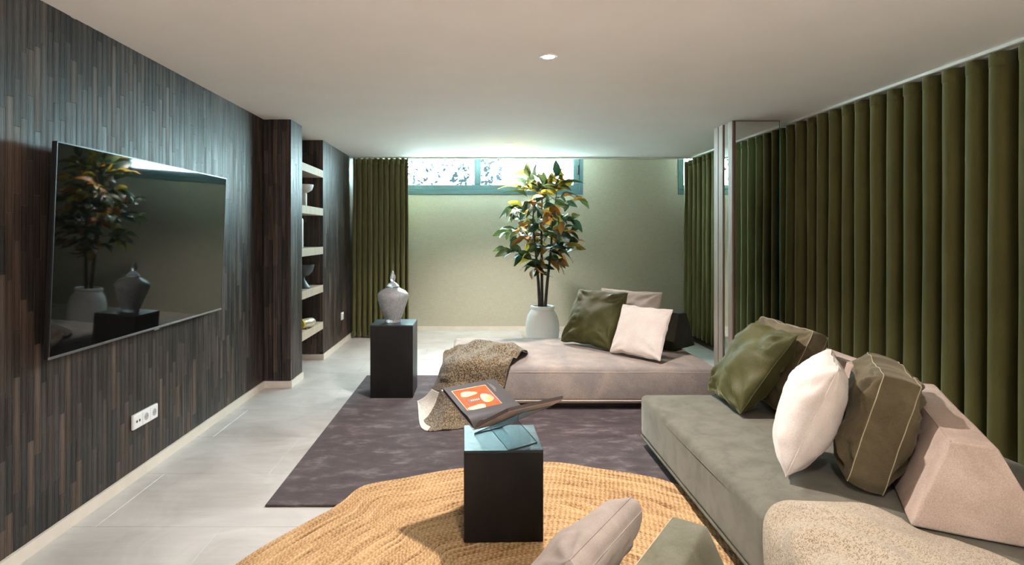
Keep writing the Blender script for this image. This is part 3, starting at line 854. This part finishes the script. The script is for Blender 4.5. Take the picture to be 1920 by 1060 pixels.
# ------------------------------------------------------------------ potted tree
def tree():
    Y = 6.6; S = Y/F
    px0 = 1017
    cx = (px0-CX)*S; cy = Y
    t = thing('potted_tree', 'indoor tree with green and rust leaves in a round white pot', 'plant', (cx, cy, 0))
    bm = bmesh.new()
    prof = [(0, .0), (.12, .0), (.145, .02), (.178, .14), (.193, .27), (.190, .36), (.168, .45), (.132, .505), (.124, .515), (.136, .525), (.139, .540), (.134, .553), (.122, .556), (.112, .548), (.112, .50), (0, .49)]
    lathe(bm, prof, cx, cy, 48, False); obj('pot', bm, M['ceramic'], t)
    bm = bmesh.new(); lathe(bm, [(0, .505), (.111, .505)], cx, cy, 32, False); obj('soil', bm, M['soil'], t)
    rnd = random.Random(21)
    def p(px, py, dy=0): v = at(px, py, Y); return V((v.x, Y+dy, v.z))
    trunks = [[p(1012, 578), p(1009, 530, -.03), p(1003, 470, -.08), p(997, 420, -.12), p(999, 372, -.16)],
              [p(1017, 578, .03), p(1017, 520, .06), p(1017, 450, .1), p(1017, 395, .08), p(1018, 345, .04)],
              [p(1022, 578), p(1026, 530, .0), p(1034, 465, .02), p(1036, 420, .05), p(1045, 366, .08)]]
    for tr in trunks:
        bm = bmesh.new(); tube(bm, tr, [.019, .017, .013, .010, .006], 10); obj('trunk', bm, M['bark'], t)
    # leaf meshes: pointed oval, folded on the midrib and curling to the tip
    LM = []
    for mi in range(5):
        for var in range(2):
            rows = [(0, .004), (.12, .42), (.32, .92), (.52, 1.0), (.72, .78), (.88, .42), (1.0, .02)]
            vs, fs = [], []
            for q, wd in rows:
                z = .012*math.sin(q*2.4) - (.045+.05*var)*q*q
                hw = .040*wd
                for s in (-1, -.5, 0, .5, 1): vs.append((s*hw, q*.165, z + abs(s)*hw*.30 + .003*math.sin(q*9+s*2)))
            for r in range(len(rows)-1):
                for c in range(4): k = r*5+c; fs.append((k, k+1, k+6, k+5))
            me = bpy.data.meshes.new('leaf'); me.from_pydata(vs, [], fs); me.update(); finish(me, LEAF[mi], True, 80); LM.append((mi, me))
    bymat = {k: [m for i_, m in LM if i_ == k] for k in range(5)}
    cnt = 0
    def leaf(pos, dirn, roll, scale, mi):
        y = dirn.normalized(); up = V((0, 0, 1)); x = y.cross(up)
        if abs(y.z) > .6: x = V((1, 0, 0)); x -= y*x.dot(y)
        x.normalize(); z = x.cross(y)
        m = Matrix(((x.x, y.x, z.x, 0), (x.y, y.y, z.y, 0), (x.z, y.z, z.z, 0), (0, 0, 0, 1))) @ Matrix.Rotation(roll, 4, 'Y')
        inst('leaf', rnd.choice(bymat[mi]), t, Matrix.Translation(pos) @ m @ Matrix.Scale(scale, 4))
    axis_pts = []
    for ti, tr in enumerate(trunks):
        for k in range(17):
            f = .27+.73*k/16
            q = f*(len(tr)-1); i0 = min(int(q), len(tr)-2); base = tr[i0].lerp(tr[i0+1], q-i0)
            if base.z < .95: continue
            ang = k*2.4+ti*2.1+rnd.uniform(-.4, .4)
            zz = base.z
            reach = .14 + .15*math.sin(min(1, max(0, (zz-.85)/1.15))*PI) + rnd.uniform(-.04, .10)
            rise = rnd.uniform(-.03, .10) + (.14 if zz > 1.75 else 0)
            tip = base + V((math.cos(ang)*reach, math.sin(ang)*reach, rise))
            if tip.z > 2.10: tip.z = 2.10
            mid = base.lerp(tip, .5)+V((0, 0, .02))
            bm = bmesh.new(); tube(bm, [base, mid, tip], [.004, .003, .002], 5); obj('branch', bm, M['bark'], t)
            nl = rnd.choice((5, 6, 6, 7)) if ti != 1 else rnd.choice((4, 5, 6))
            for j in range(nl):
                g = 1-.13*j
                pos = base.lerp(tip, max(.25, g))
                a2 = ang + (j % 2*2-1)*rnd.uniform(.3, 1.1)*(0.4 if j == 0 else 1)
                pit = rnd.uniform(-.75, .65) + (.65 if zz > 1.80 else 0)
                low = zz < 1.35
                mi = rnd.choices(range(5), (6, 4, 2, 2, 3) if low else ((4, 6, 1, 3, 1) if zz > 1.8 else (7, 5, 1.3, 1.5, 1.5)))[0]
                dv = V((math.cos(a2)*math.cos(pit), math.sin(a2)*math.cos(pit), math.sin(pit)))
                sc_ = rnd.uniform(.85, 1.25)
                e = pos + dv*.165*sc_
                if e.z > 2.24 or cnt >= 288: continue
                leaf(pos, dv, rnd.uniform(-1.1, 1.1), sc_, mi); cnt += 1
    for (px, py) in ((985, 318), (973, 331), (962, 330), (1014, 321), (1022, 325), (1034, 330), (1060, 335), (1048, 340), (955, 345), (1075, 335), (997, 334), (1005, 338), (1040, 322), (1084, 326), (945, 334)):
        e = at(px, py, Y); b_ = V((cx + (e.x-cx)*.45, Y+rnd.uniform(-.05, .05), e.z-.15))
        leaf(b_, e-b_, rnd.uniform(-.35, .35), max(1.0, (e-b_).length/.165), rnd.choice((1, 0, 3, 1)))
tree()

# ------------------------------------------------------------------ sofa, daybed and bolsters
def slab(x0, x1, y0, y1, z0, z1, r=.035, crown=.012, n=22):
    """upholstered block: rounded edges, slightly crowned top, soft sides"""
    bm = B(x0, x1, y0, y1, z0, z1, r, 4)
    for f in list(bm.faces):
        pass
    big = [e for e in bm.edges if e.calc_length() > .3]
    bmesh.ops.subdivide_edges(bm, edges=big, cuts=n, use_grid_fill=True)
    cx, cy = (x0+x1)/2, (y0+y1)/2
    for v in bm.verts:
        u, w_ = (v.co.x-cx)/((x1-x0)/2), (v.co.y-cy)/((y1-y0)/2)
        q = max(0, 1-u**4)*max(0, 1-w_**4)
        if v.co.z > (z0+z1)/2: v.co.z += crown*q + .004*noise.noise(V((v.co.x*4, v.co.y*4, 0)))*q
        s = .006*noise.noise(V((v.co.x*2.2, v.co.y*2.2, v.co.z*5)))
        if abs(u) > .98: v.co.x += s
        if abs(w_) > .98: v.co.y += s
    return bm
SZ = .354
def couch(name, label, cat, x0, x1, y0, y1, m, zb=.075):
    t = thing(name, label, cat, ((x0+x1)/2, (y0+y1)/2, .013))
    obj('seat', slab(x0, x1, y0, y1, zb, SZ-.008), m, t, True, 50)
    pp = bmesh.new()
    def loop(z, o_): return [(x0-o_+.03, y0-o_, z), (x1+o_-.03, y0-o_, z), (x1+o_, y0-o_+.03, z), (x1+o_, y1+o_-.03, z), (x1+o_-.03, y1+o_, z), (x0-o_+.03, y1+o_, z), (x0-o_, y1+o_-.03, z), (x0-o_, y0-o_+.03, z)]
    tube(pp, loop(SZ-.046, -.001), .0025, 6, True)
    tube(pp, loop(zb+.012, .001), .006, 6, True); tube(pp, loop(zb-.002, -.008), .006, 6, True)
    obj('piping', pp, M['beige_piping'] if m is M['daybed'] else M['sofa'], t)
    obj('base', B(x0+.05, x1-.05, y0+.05, y1-.05, .028, zb+.01), M['base'], t, False)
    for fx in (x0+.10, x1-.10):
        for fy in (y0+.10, y1-.10):
            b_ = bmesh.new(); lathe(b_, [(.02, .0135), (.022, .03)], fx, fy, 12); obj('foot', b_, M['base'], t)
    return t
couch('daybed', 'beige woven backless daybed with brown throw and leaning cushions', 'sofa', -.23, 1.86, 4.44, 5.71, M['daybed'])
couch('platform_sofa', 'long low grey-green velvet platform sofa beside the dark olive curtain', 'sofa', 1.05, 2.46, .85, 3.71, M['sofa'])

def bolster(label, org, ax, m, pm, z0, L=.9, h=.315, group='wedge backrest bolsters', w=.39, a=.112, b_=.234):
    """wedge backrest; org = base corner of the near end, ax = direction of its length, width to the right of ax"""
    ax = V((ax[0], ax[1], 0)).normalized(); e = V((ax.y, -ax.x, 0)); o3 = V((org[0], org[1], z0))
    t = thing('bolster', label, 'bolster', tuple(o3), group)
    def Q(s, z, l): return o3+e*s+ax*l+V((0, 0, z))
    pr = [(0, 0), (w, 0), (b_, h), (a, h)]
    bm = bmesh.new()
    hexa(bm, [Q(0, 0, 0), Q(w, 0, 0), Q(w, 0, L), Q(0, 0, L), Q(a, h, 0), Q(b_, h, 0), Q(b_, h, L), Q(a, h, L)], .011, 3)
    big = [ed for ed in bm.edges if ed.calc_length() > .2]
    bmesh.ops.subdivide_edges(bm, edges=big, cuts=8, use_grid_fill=True)
    for v in bm.verts: v.co += V((1, 1, .6))*.005*noise.noise(v.co*4.5)
    obj('body', bm, m, t, True, 40)
    pp = bmesh.new()
    for l in (.004, L-.004):
        tube(pp, [Q(.012, .006, l), Q(a+.003, h-.006, l), Q(b_-.003, h-.006, l), Q(w-.012, .006, l)], .0022, 6)
    tube(pp, [Q(a+.001, h-.002, .01), Q(a+.001, h-.002, L-.01)], .0022, 6)
    obj('piping', pp, pm, t)
bolster('sand pink wedge bolster standing askew at the near end of the long sofa', (1.50, 1.99), (.47, .88), M['pink'], M['pink'], SZ+.009)
bolster('sand pink wedge bolster behind the khaki and moss cushions on the long sofa', (1.92, 2.80), (0, 1), M['pink'], M['pink'], SZ+.009, L=.88)
# on the daybed its width runs to the far right: mirror by starting from the far end
bolster('dark green velvet wedge bolster on the far corner of the daybed', (1.69, 4.98), (-.65, .76), M['dark_wedge'], M['dark_wedge'], SZ+.009)
bolster('olive grey wedge bolster on the jute rug in front of the long sofa', (.636-.58*.75, 2.205-.81*.75), (.58, .81), M['grey_wedge'], M['thread'], .0125, L=.75)

# ------------------------------------------------------------------ cushions
def cushion(name, label, P0, P1, T, depth, m, gusset=0.0, wr=.01, seed=0, pm=None, group='scatter cushions', pinch=.07, wrs=7.0, lift=.018, sag=0.0):
    """P0-P1 bottom edge, T middle of the top edge"""
    P0, P1, T = V(P0), V(P1), V(T)
    xa = (P1-P0); W = xa.length; xa.normalize()
    mb = (P0+P1)/2; ya = (T-mb); ya -= xa*ya.dot(xa); Hh = ya.length; ya.normalize(); za = xa.cross(ya)
    c = mb+ya*(Hh/2)+V((0, 0, lift))
    mat4 = Matrix(((xa.x, ya.x, za.x, c.x), (xa.y, ya.y, za.y, c.y), (xa.z, ya.z, za.z, c.z), (0, 0, 0, 1)))
    n = 40; vs, fs = [], []
    def shape(u, v, side):
        ex = 1-pinch*(1-v*v)*(abs(u)**1.5); ey = 1-pinch*(1-u*u)*(abs(v)**1.5)
        cr = .06 if gusset else .03
        x, y = u*W/2*ex*(1-cr*abs(v)**6*u*u), v*Hh/2*ey*(1-cr*abs(u)**6*v*v)
        wob = noise.noise(V((u*3.1+seed, v*3.1, 5.0)))*.010*max(abs(u), abs(v))**4
        x += wob*(1 if abs(u) > abs(v) else .3); y += wob*(1 if abs(v) > abs(u) else .3)
        f = (max(0, 1-abs(u)**2.4)*max(0, 1-abs(v)**2.4))**.52
        nz = noise.noise(V((u*1.6+seed, v*1.6, side*3.1+seed)))*wr*1.3
        # folds fanning in from the corners and creases across the middle
        for sx, sy in ((-1, -1), (1, -1), (1, 1), (-1, 1)):
            dx_, dy_ = u-sx, v-sy; rr = math.hypot(dx_, dy_); an = math.atan2(dy_*sy, dx_*sx)
            nz += wr*.55*math.sin(an*9+seed*1.7+sx*2+sy+rr*2)*math.exp(-((rr-.42)/.30)**2)
        q1 = noise.noise(V((u*2.3+seed*3, v*3.4, side*7.7)))
        nz += wr*.7*(math.exp(-(q1/.10)**2)-.3)*noise.noise(V((u*1.2, v*1.2+seed, 2.2)))*2
        edge = (1-min(1, f*1.6))
        nz += wr*.45*noise.noise(V(((u if abs(v) > abs(u) else v)*7+seed*5, side*2, 1.5)))*edge*(f > .02)
        z = side*(gusset/2 + (depth-gusset)/2*f + nz*min(1, f*2.2))
        return (x, y-sag*(1-v)*(1-u*u)*0, z)
    S = (n+1)**2
    for side in (1, -1):
        for j in range(n+1):
            for i_ in range(n+1):
                # denser sampling near the border
                u = math.sin((i_/n*2-1)*PI/2); v = math.sin((j/n*2-1)*PI/2)
                vs.append(shape(u, v, side))
    for s in (0, 1):
        for j in range(n):
            for i_ in range(n):
                k = s*S+j*(n+1)+i_; f = (k, k+1, k+n+2, k+n+1); fs.append(f if s == 0 else f[::-1])
    ring = [i_ for i_ in range(n+1)] + [j*(n+1)+n for j in range(1, n+1)] + [n*(n+1)+i_ for i_ in range(n-1, -1, -1)] + [j*(n+1) for j in range(n-1, 0, -1)]
    t = thing(name, label, 'cushion', tuple(mb), group)
    if gusset:
        # soft boxing strip with a slight belly
        rows = 5; prev = ring; idx = []
        for r in range(1, rows):
            q = r/rows; b_ = len(vs); cur = []
            for k, ri in enumerate(ring):
                a, d = V(vs[ri]), V(vs[ri+S]); p_ = a.lerp(d, q)
                out = V((p_.x, p_.y, 0)); out = out.normalized() if out.length else out
                p_ += out*(.010*math.sin(PI*q) +   .002*noise.noise(V((k*.45, q*3, seed))))
                vs.append(tuple(p_)); cur.append(b_+k)
            idx.append(cur)
        idx = [ring]+idx+[[r+S for r in ring]]
        for A_, B_ in zip(idx, idx[1:]):
            for k in range(len(ring)):
                k2 = (k+1) % len(ring); fs.append((A_[k], B_[k], B_[k2], A_[k2]))
    else:
        for k in range(len(ring)):
            k2 = (k+1) % len(ring); fs.append((ring[k], ring[k]+S, ring[k2]+S, ring[k2]))
    o = pydata('cover', vs, fs, m, t, True, 80, mat4)
    bm = bmesh.new(); bm.from_mesh(o.data); bmesh.ops.remove_doubles(bm, verts=bm.verts, dist=.0002); bmesh.ops.recalc_face_normals(bm, faces=bm.faces); bm.to_mesh(o.data); bm.free()
    for p_ in o.data.polygons: p_.use_smooth = True
    pb = bmesh.new()
    if gusset:
        for sd in (0, S): tube(pb, [V(vs[r+sd])*1.0 + V((vs[r+sd][0], vs[r+sd][1], 0)).normalized()*.0005 for r in ring], .0018, 5, True)
    else: tube(pb, [V(vs[r]) for r in ring], .0028, 5, True)
    obj('piping', pb, pm or m, t, matrix=mat4)
    return t
Z = SZ+.004
cushion('cushion', 'moss green velvet cushion leaning at the far end of the long sofa', (1.475, 3.70, Z), (1.45, 3.17, Z), (1.78, 3.44, .81), .20, M['green_cush'], 0, .030, 1)
cushion('cushion', 'khaki box cushion with pale seams behind the moss green one on the long sofa', (1.69, 3.76, Z), (1.70, 3.16, Z), (1.90, 3.46, .815), .19, M['box_cush'], .09, .026, 2, M['thread'])
a = V((.47, .88, 0)).normalized(); e = V((a.y, -a.x, 0))
p = V((1.26, 2.35, Z)); tm_ = p+a*.24+e*.187+V((0, 0, .47))
cushion('cushion', 'ivory fleece cushion seen edge-on against the large khaki cushion', p+a*.48, p, tm_, .225, M['white_cush'], 0, .010, 3, pinch=.05)
p = V((1.50, 2.225, Z)); tm_ = p+a*.26+e*.125+V((0, 0, .455))
cushion('cushion', 'large khaki box cushion with pale seams leaning on the near pink bolster', p+a*.52, p, tm_, .23, M['box_cush'], .12, .028, 4, M['thread'])
cushion('cushion', 'moss green velvet cushion leaning on the daybed', (.766, 5.35, Z), (1.144, 4.94, Z), (1.19, 5.31, .838), .19, M['green_cush'], 0, .028, 5)
cushion('cushion', 'taupe linen cushion behind the others on the daybed', (1.07, 5.52, Z), (1.54, 5.06, Z), (1.455, 5.435, .835), .16, M['taupe_cush'], 0, .018, 6)
cushion('cushion', 'small ivory cushion at the front of the daybed cushions', (1.115, 4.865, Z), (1.435, 4.50, Z), (1.42, 4.81, .755), .15, M['white_cush'], 0, .008, 7)
aw = V((-.58, -.81, 0)).normalized(); ew = V((-aw.y, aw.x, 0))
B0 = V((.636, 2.205, .018)); far = B0+aw*.14-ew*.28
cushion('cushion', 'pale beige box cushion standing on the jute rug against the olive bolster', far, far+aw*.52, far+aw*.26+ew*.32+V((0, 0, .385)), .20, M['floor_cush'], .055, .014, 8, M['floor_cush'])

# ------------------------------------------------------------------ throws
def crom(p0, p1, p2, p3, t):
    return .5*((2*p1)+(-p0+p2)*t+(2*p0-5*p1+4*p2-p3)*t*t+(-p0+3*p1-3*p2+p3)*t*t*t)
def grid_eval(G, u, v):
    R, Cn = len(G), len(G[0])
    def row(r):
        q = u*(Cn-1); i0 = min(int(q), Cn-2); f = q-i0
        g = lambda i_: G[r][max(0, min(Cn-1, i_))]
        return crom(g(i0-1), g(i0), g(i0+1), g(i0+2), f)
    q = v*(R-1); j0 = min(int(q), R-2); f = q-j0
    g = lambda j: row(max(0, min(R-1, j)))
    return crom(g(j0-1), g(j0), g(j0+1), g(j0+2), f)
def cloth(name, G, m, parent, nu, nv, disp, u0=0, u1=1, v0=0, v1=1, su=1.0, sv=1.0, thick=.006, zmin=.02, keep=None):
    vs, fs, uvs, uvv = [], [], [], []
    for j in range(nv+1):
        for i_ in range(nu+1):
            u, v = u0+(u1-u0)*i_/nu, v0+(v1-v0)*j/nv
            p_ = grid_eval(G, u, v)
            du = grid_eval(G, min(1, u+.01), v)-grid_eval(G, max(0, u-.01), v); dv = grid_eval(G, u, min(1, v+.01))-grid_eval(G, u, max(0, v-.01))
            nrm = du.cross(dv)
            if nrm.length > 1e-9: nrm.normalize()
            if nrm.z < -.3: nrm = -nrm
            p_ = p_ + nrm*disp(u, v)
            p_.z = max(p_.z, zmin)
            vs.append(p_); uvv.append((u*su, v*sv))
    for j in range(nv):
        for i_ in range(nu):
            if keep and not keep(u0+(u1-u0)*(i_+.5)/nu, v0+(v1-v0)*(j+.5)/nv): continue
            k = j*(nu+1)+i_; q = (k, k+1, k+nu+2, k+nu+1); fs.append(q); uvs += [uvv[x] for x in q]
    o = pydata(name, vs, fs, m, parent, True, 80)
    ul = o.data.uv_layers.new(name='UVMap')
    for l, q in zip(ul.data, uvs): l.uv = q
    md = o.modifiers.new('thickness', 'SOLIDIFY'); md.thickness = thick; md.offset = 1
    return o
# brown throw over the corner of the daybed
G = [[V((-.20, 5.02, .362)), V((-.13, 5.12, .364)), V((-.02, 5.22, .366)), V((.16, 5.20, .366)), V((.32, 5.10, .366)), V((.43, 4.90, .366))],
     [at(846, 655, 4.95), at(866, 649, 4.95), at(893, 640, 5.00), at(930, 642, 4.95), at(964, 648, 4.86), at(986, 658, 4.72)],
     [at(834, 670, 4.78), at(854, 664, 4.75), at(880, 660, 4.70), at(914, 660, 4.66), at(944, 664, 4.62), at(970, 669, 4.57)],
     [at(826, 690, 4.62), at(842, 683, 4.48), at(872, 680, 4.41), at(905, 680, 4.40), at(932, 682, 4.40), at(956, 684, 4.40)],
     [at(815, 722, 4.60), at(830, 724, 4.42), at(856, 728, 4.36), at(888, 730, 4.36), at(920, 730, 4.37), at(946, 722, 4.39)],
     [at(800, 744, 4.60), at(815, 765, 4.34), at(840, 776, 4.16), at(868, 780, 4.16), at(905, 783, 4.20), at(935, 772, 4.30)],
     [at(784, 754, 4.68), at(789, 806, 4.03), at(835, 807, 3.98), at(868, 802, 4.02), at(902, 796, 4.10), at(938, 786, 4.22)]]
def dz(u, v):
    top = max(0, 1-abs(v-.30)/.26); top = top*top*(3-2*top)
    w_ = u*13+v*16+1.2*math.sin(v*6+u*3)
    f = .034*(1-abs(math.sin(w_)))**.8*top + .008*math.sin(u*29-v*17)*top
    f += .011*math.sin(u*15+2.0*v)*min(1, max(0, v-.45)*2.4) + .005*noise.noise(V((u*6, v*6, 3)))
    return f
t = thing('throw', 'brown and cream knitted throw with ivory border draped over the daybed corner', 'throw', (-.1, 4.4, .02))
bord = lambda u, v: (u < .17 and v > .72) or (u < .27 and v > .945)
cloth('knit', G, M['throw_brown'], t, 90, 110, dz, su=1.0, sv=1.2, keep=lambda u, v: not bord(u, v))
cloth('ivory_border', G, M['throw_white'], t, 90, 110, dz, su=1.0, sv=1.2, keep=bord)
# beige throw at the near end of the long sofa
def S3(x, y, z): return V((x, y, z))
z1 = SZ+.010
G = [[S3(1.00, 2.00, .20), S3(1.03, 2.07, z1-.03), S3(1.10, 2.12, z1+.012), S3(1.19, 2.15, z1+.016), S3(1.33, 2.145, z1+.016), S3(1.45, 2.12, z1+.014), S3(1.50, 2.03, z1+.010)],
     [S3(.99, 1.85, .16), S3(1.015, 1.90, z1-.04), S3(1.08, 1.95, z1+.018), S3(1.19, 1.97, z1+.03), S3(1.32, 1.97, z1+.028), S3(1.43, 1.97, z1+.016), S3(1.505, 1.955, z1+.008)],
     [S3(.985, 1.70, .14), S3(1.01, 1.72, z1-.05), S3(1.08, 1.76, z1+.02), S3(1.19, 1.78, z1+.034), S3(1.33, 1.82, z1+.03), S3(1.46, 1.86, z1+.014), S3(1.575, 1.885, z1+.008)],
     [S3(.98, 1.50, .12), S3(1.01, 1.52, z1-.05), S3(1.08, 1.55, z1+.02), S3(1.19, 1.58, z1+.03), S3(1.34, 1.64, z1+.024), S3(1.5, 1.72, z1+.012), S3(1.64, 1.79, z1+.008)],
     [S3(.98, 1.30, .12), S3(1.01, 1.30, z1-.05), S3(1.08, 1.32, z1+.02), S3(1.19, 1.35, z1+.022), S3(1.34, 1.40, z1+.02), S3(1.5, 1.50, z1+.012), S3(1.68, 1.62, z1+.008)]]
def dz2(u, v):
    rr = math.hypot((u-.30)*1.15, (v-.62)*1.0)
    return .021*math.sin(rr*22+1.0)*max(0, 1-abs(rr-.33)*2.2)*min(1, max(0, u-.14)*6)*min(1, max(0, (.95-u))*4) + .003*noise.noise(V((u*7, v*7, 1)))
t = thing('throw', 'beige flecked knitted throw spread over the near end of the long sofa', 'throw', (1.3, 1.8, SZ))
cloth('knit', G, M['throw_beige'], t, 100, 90, dz2, su=.8, sv=.85)
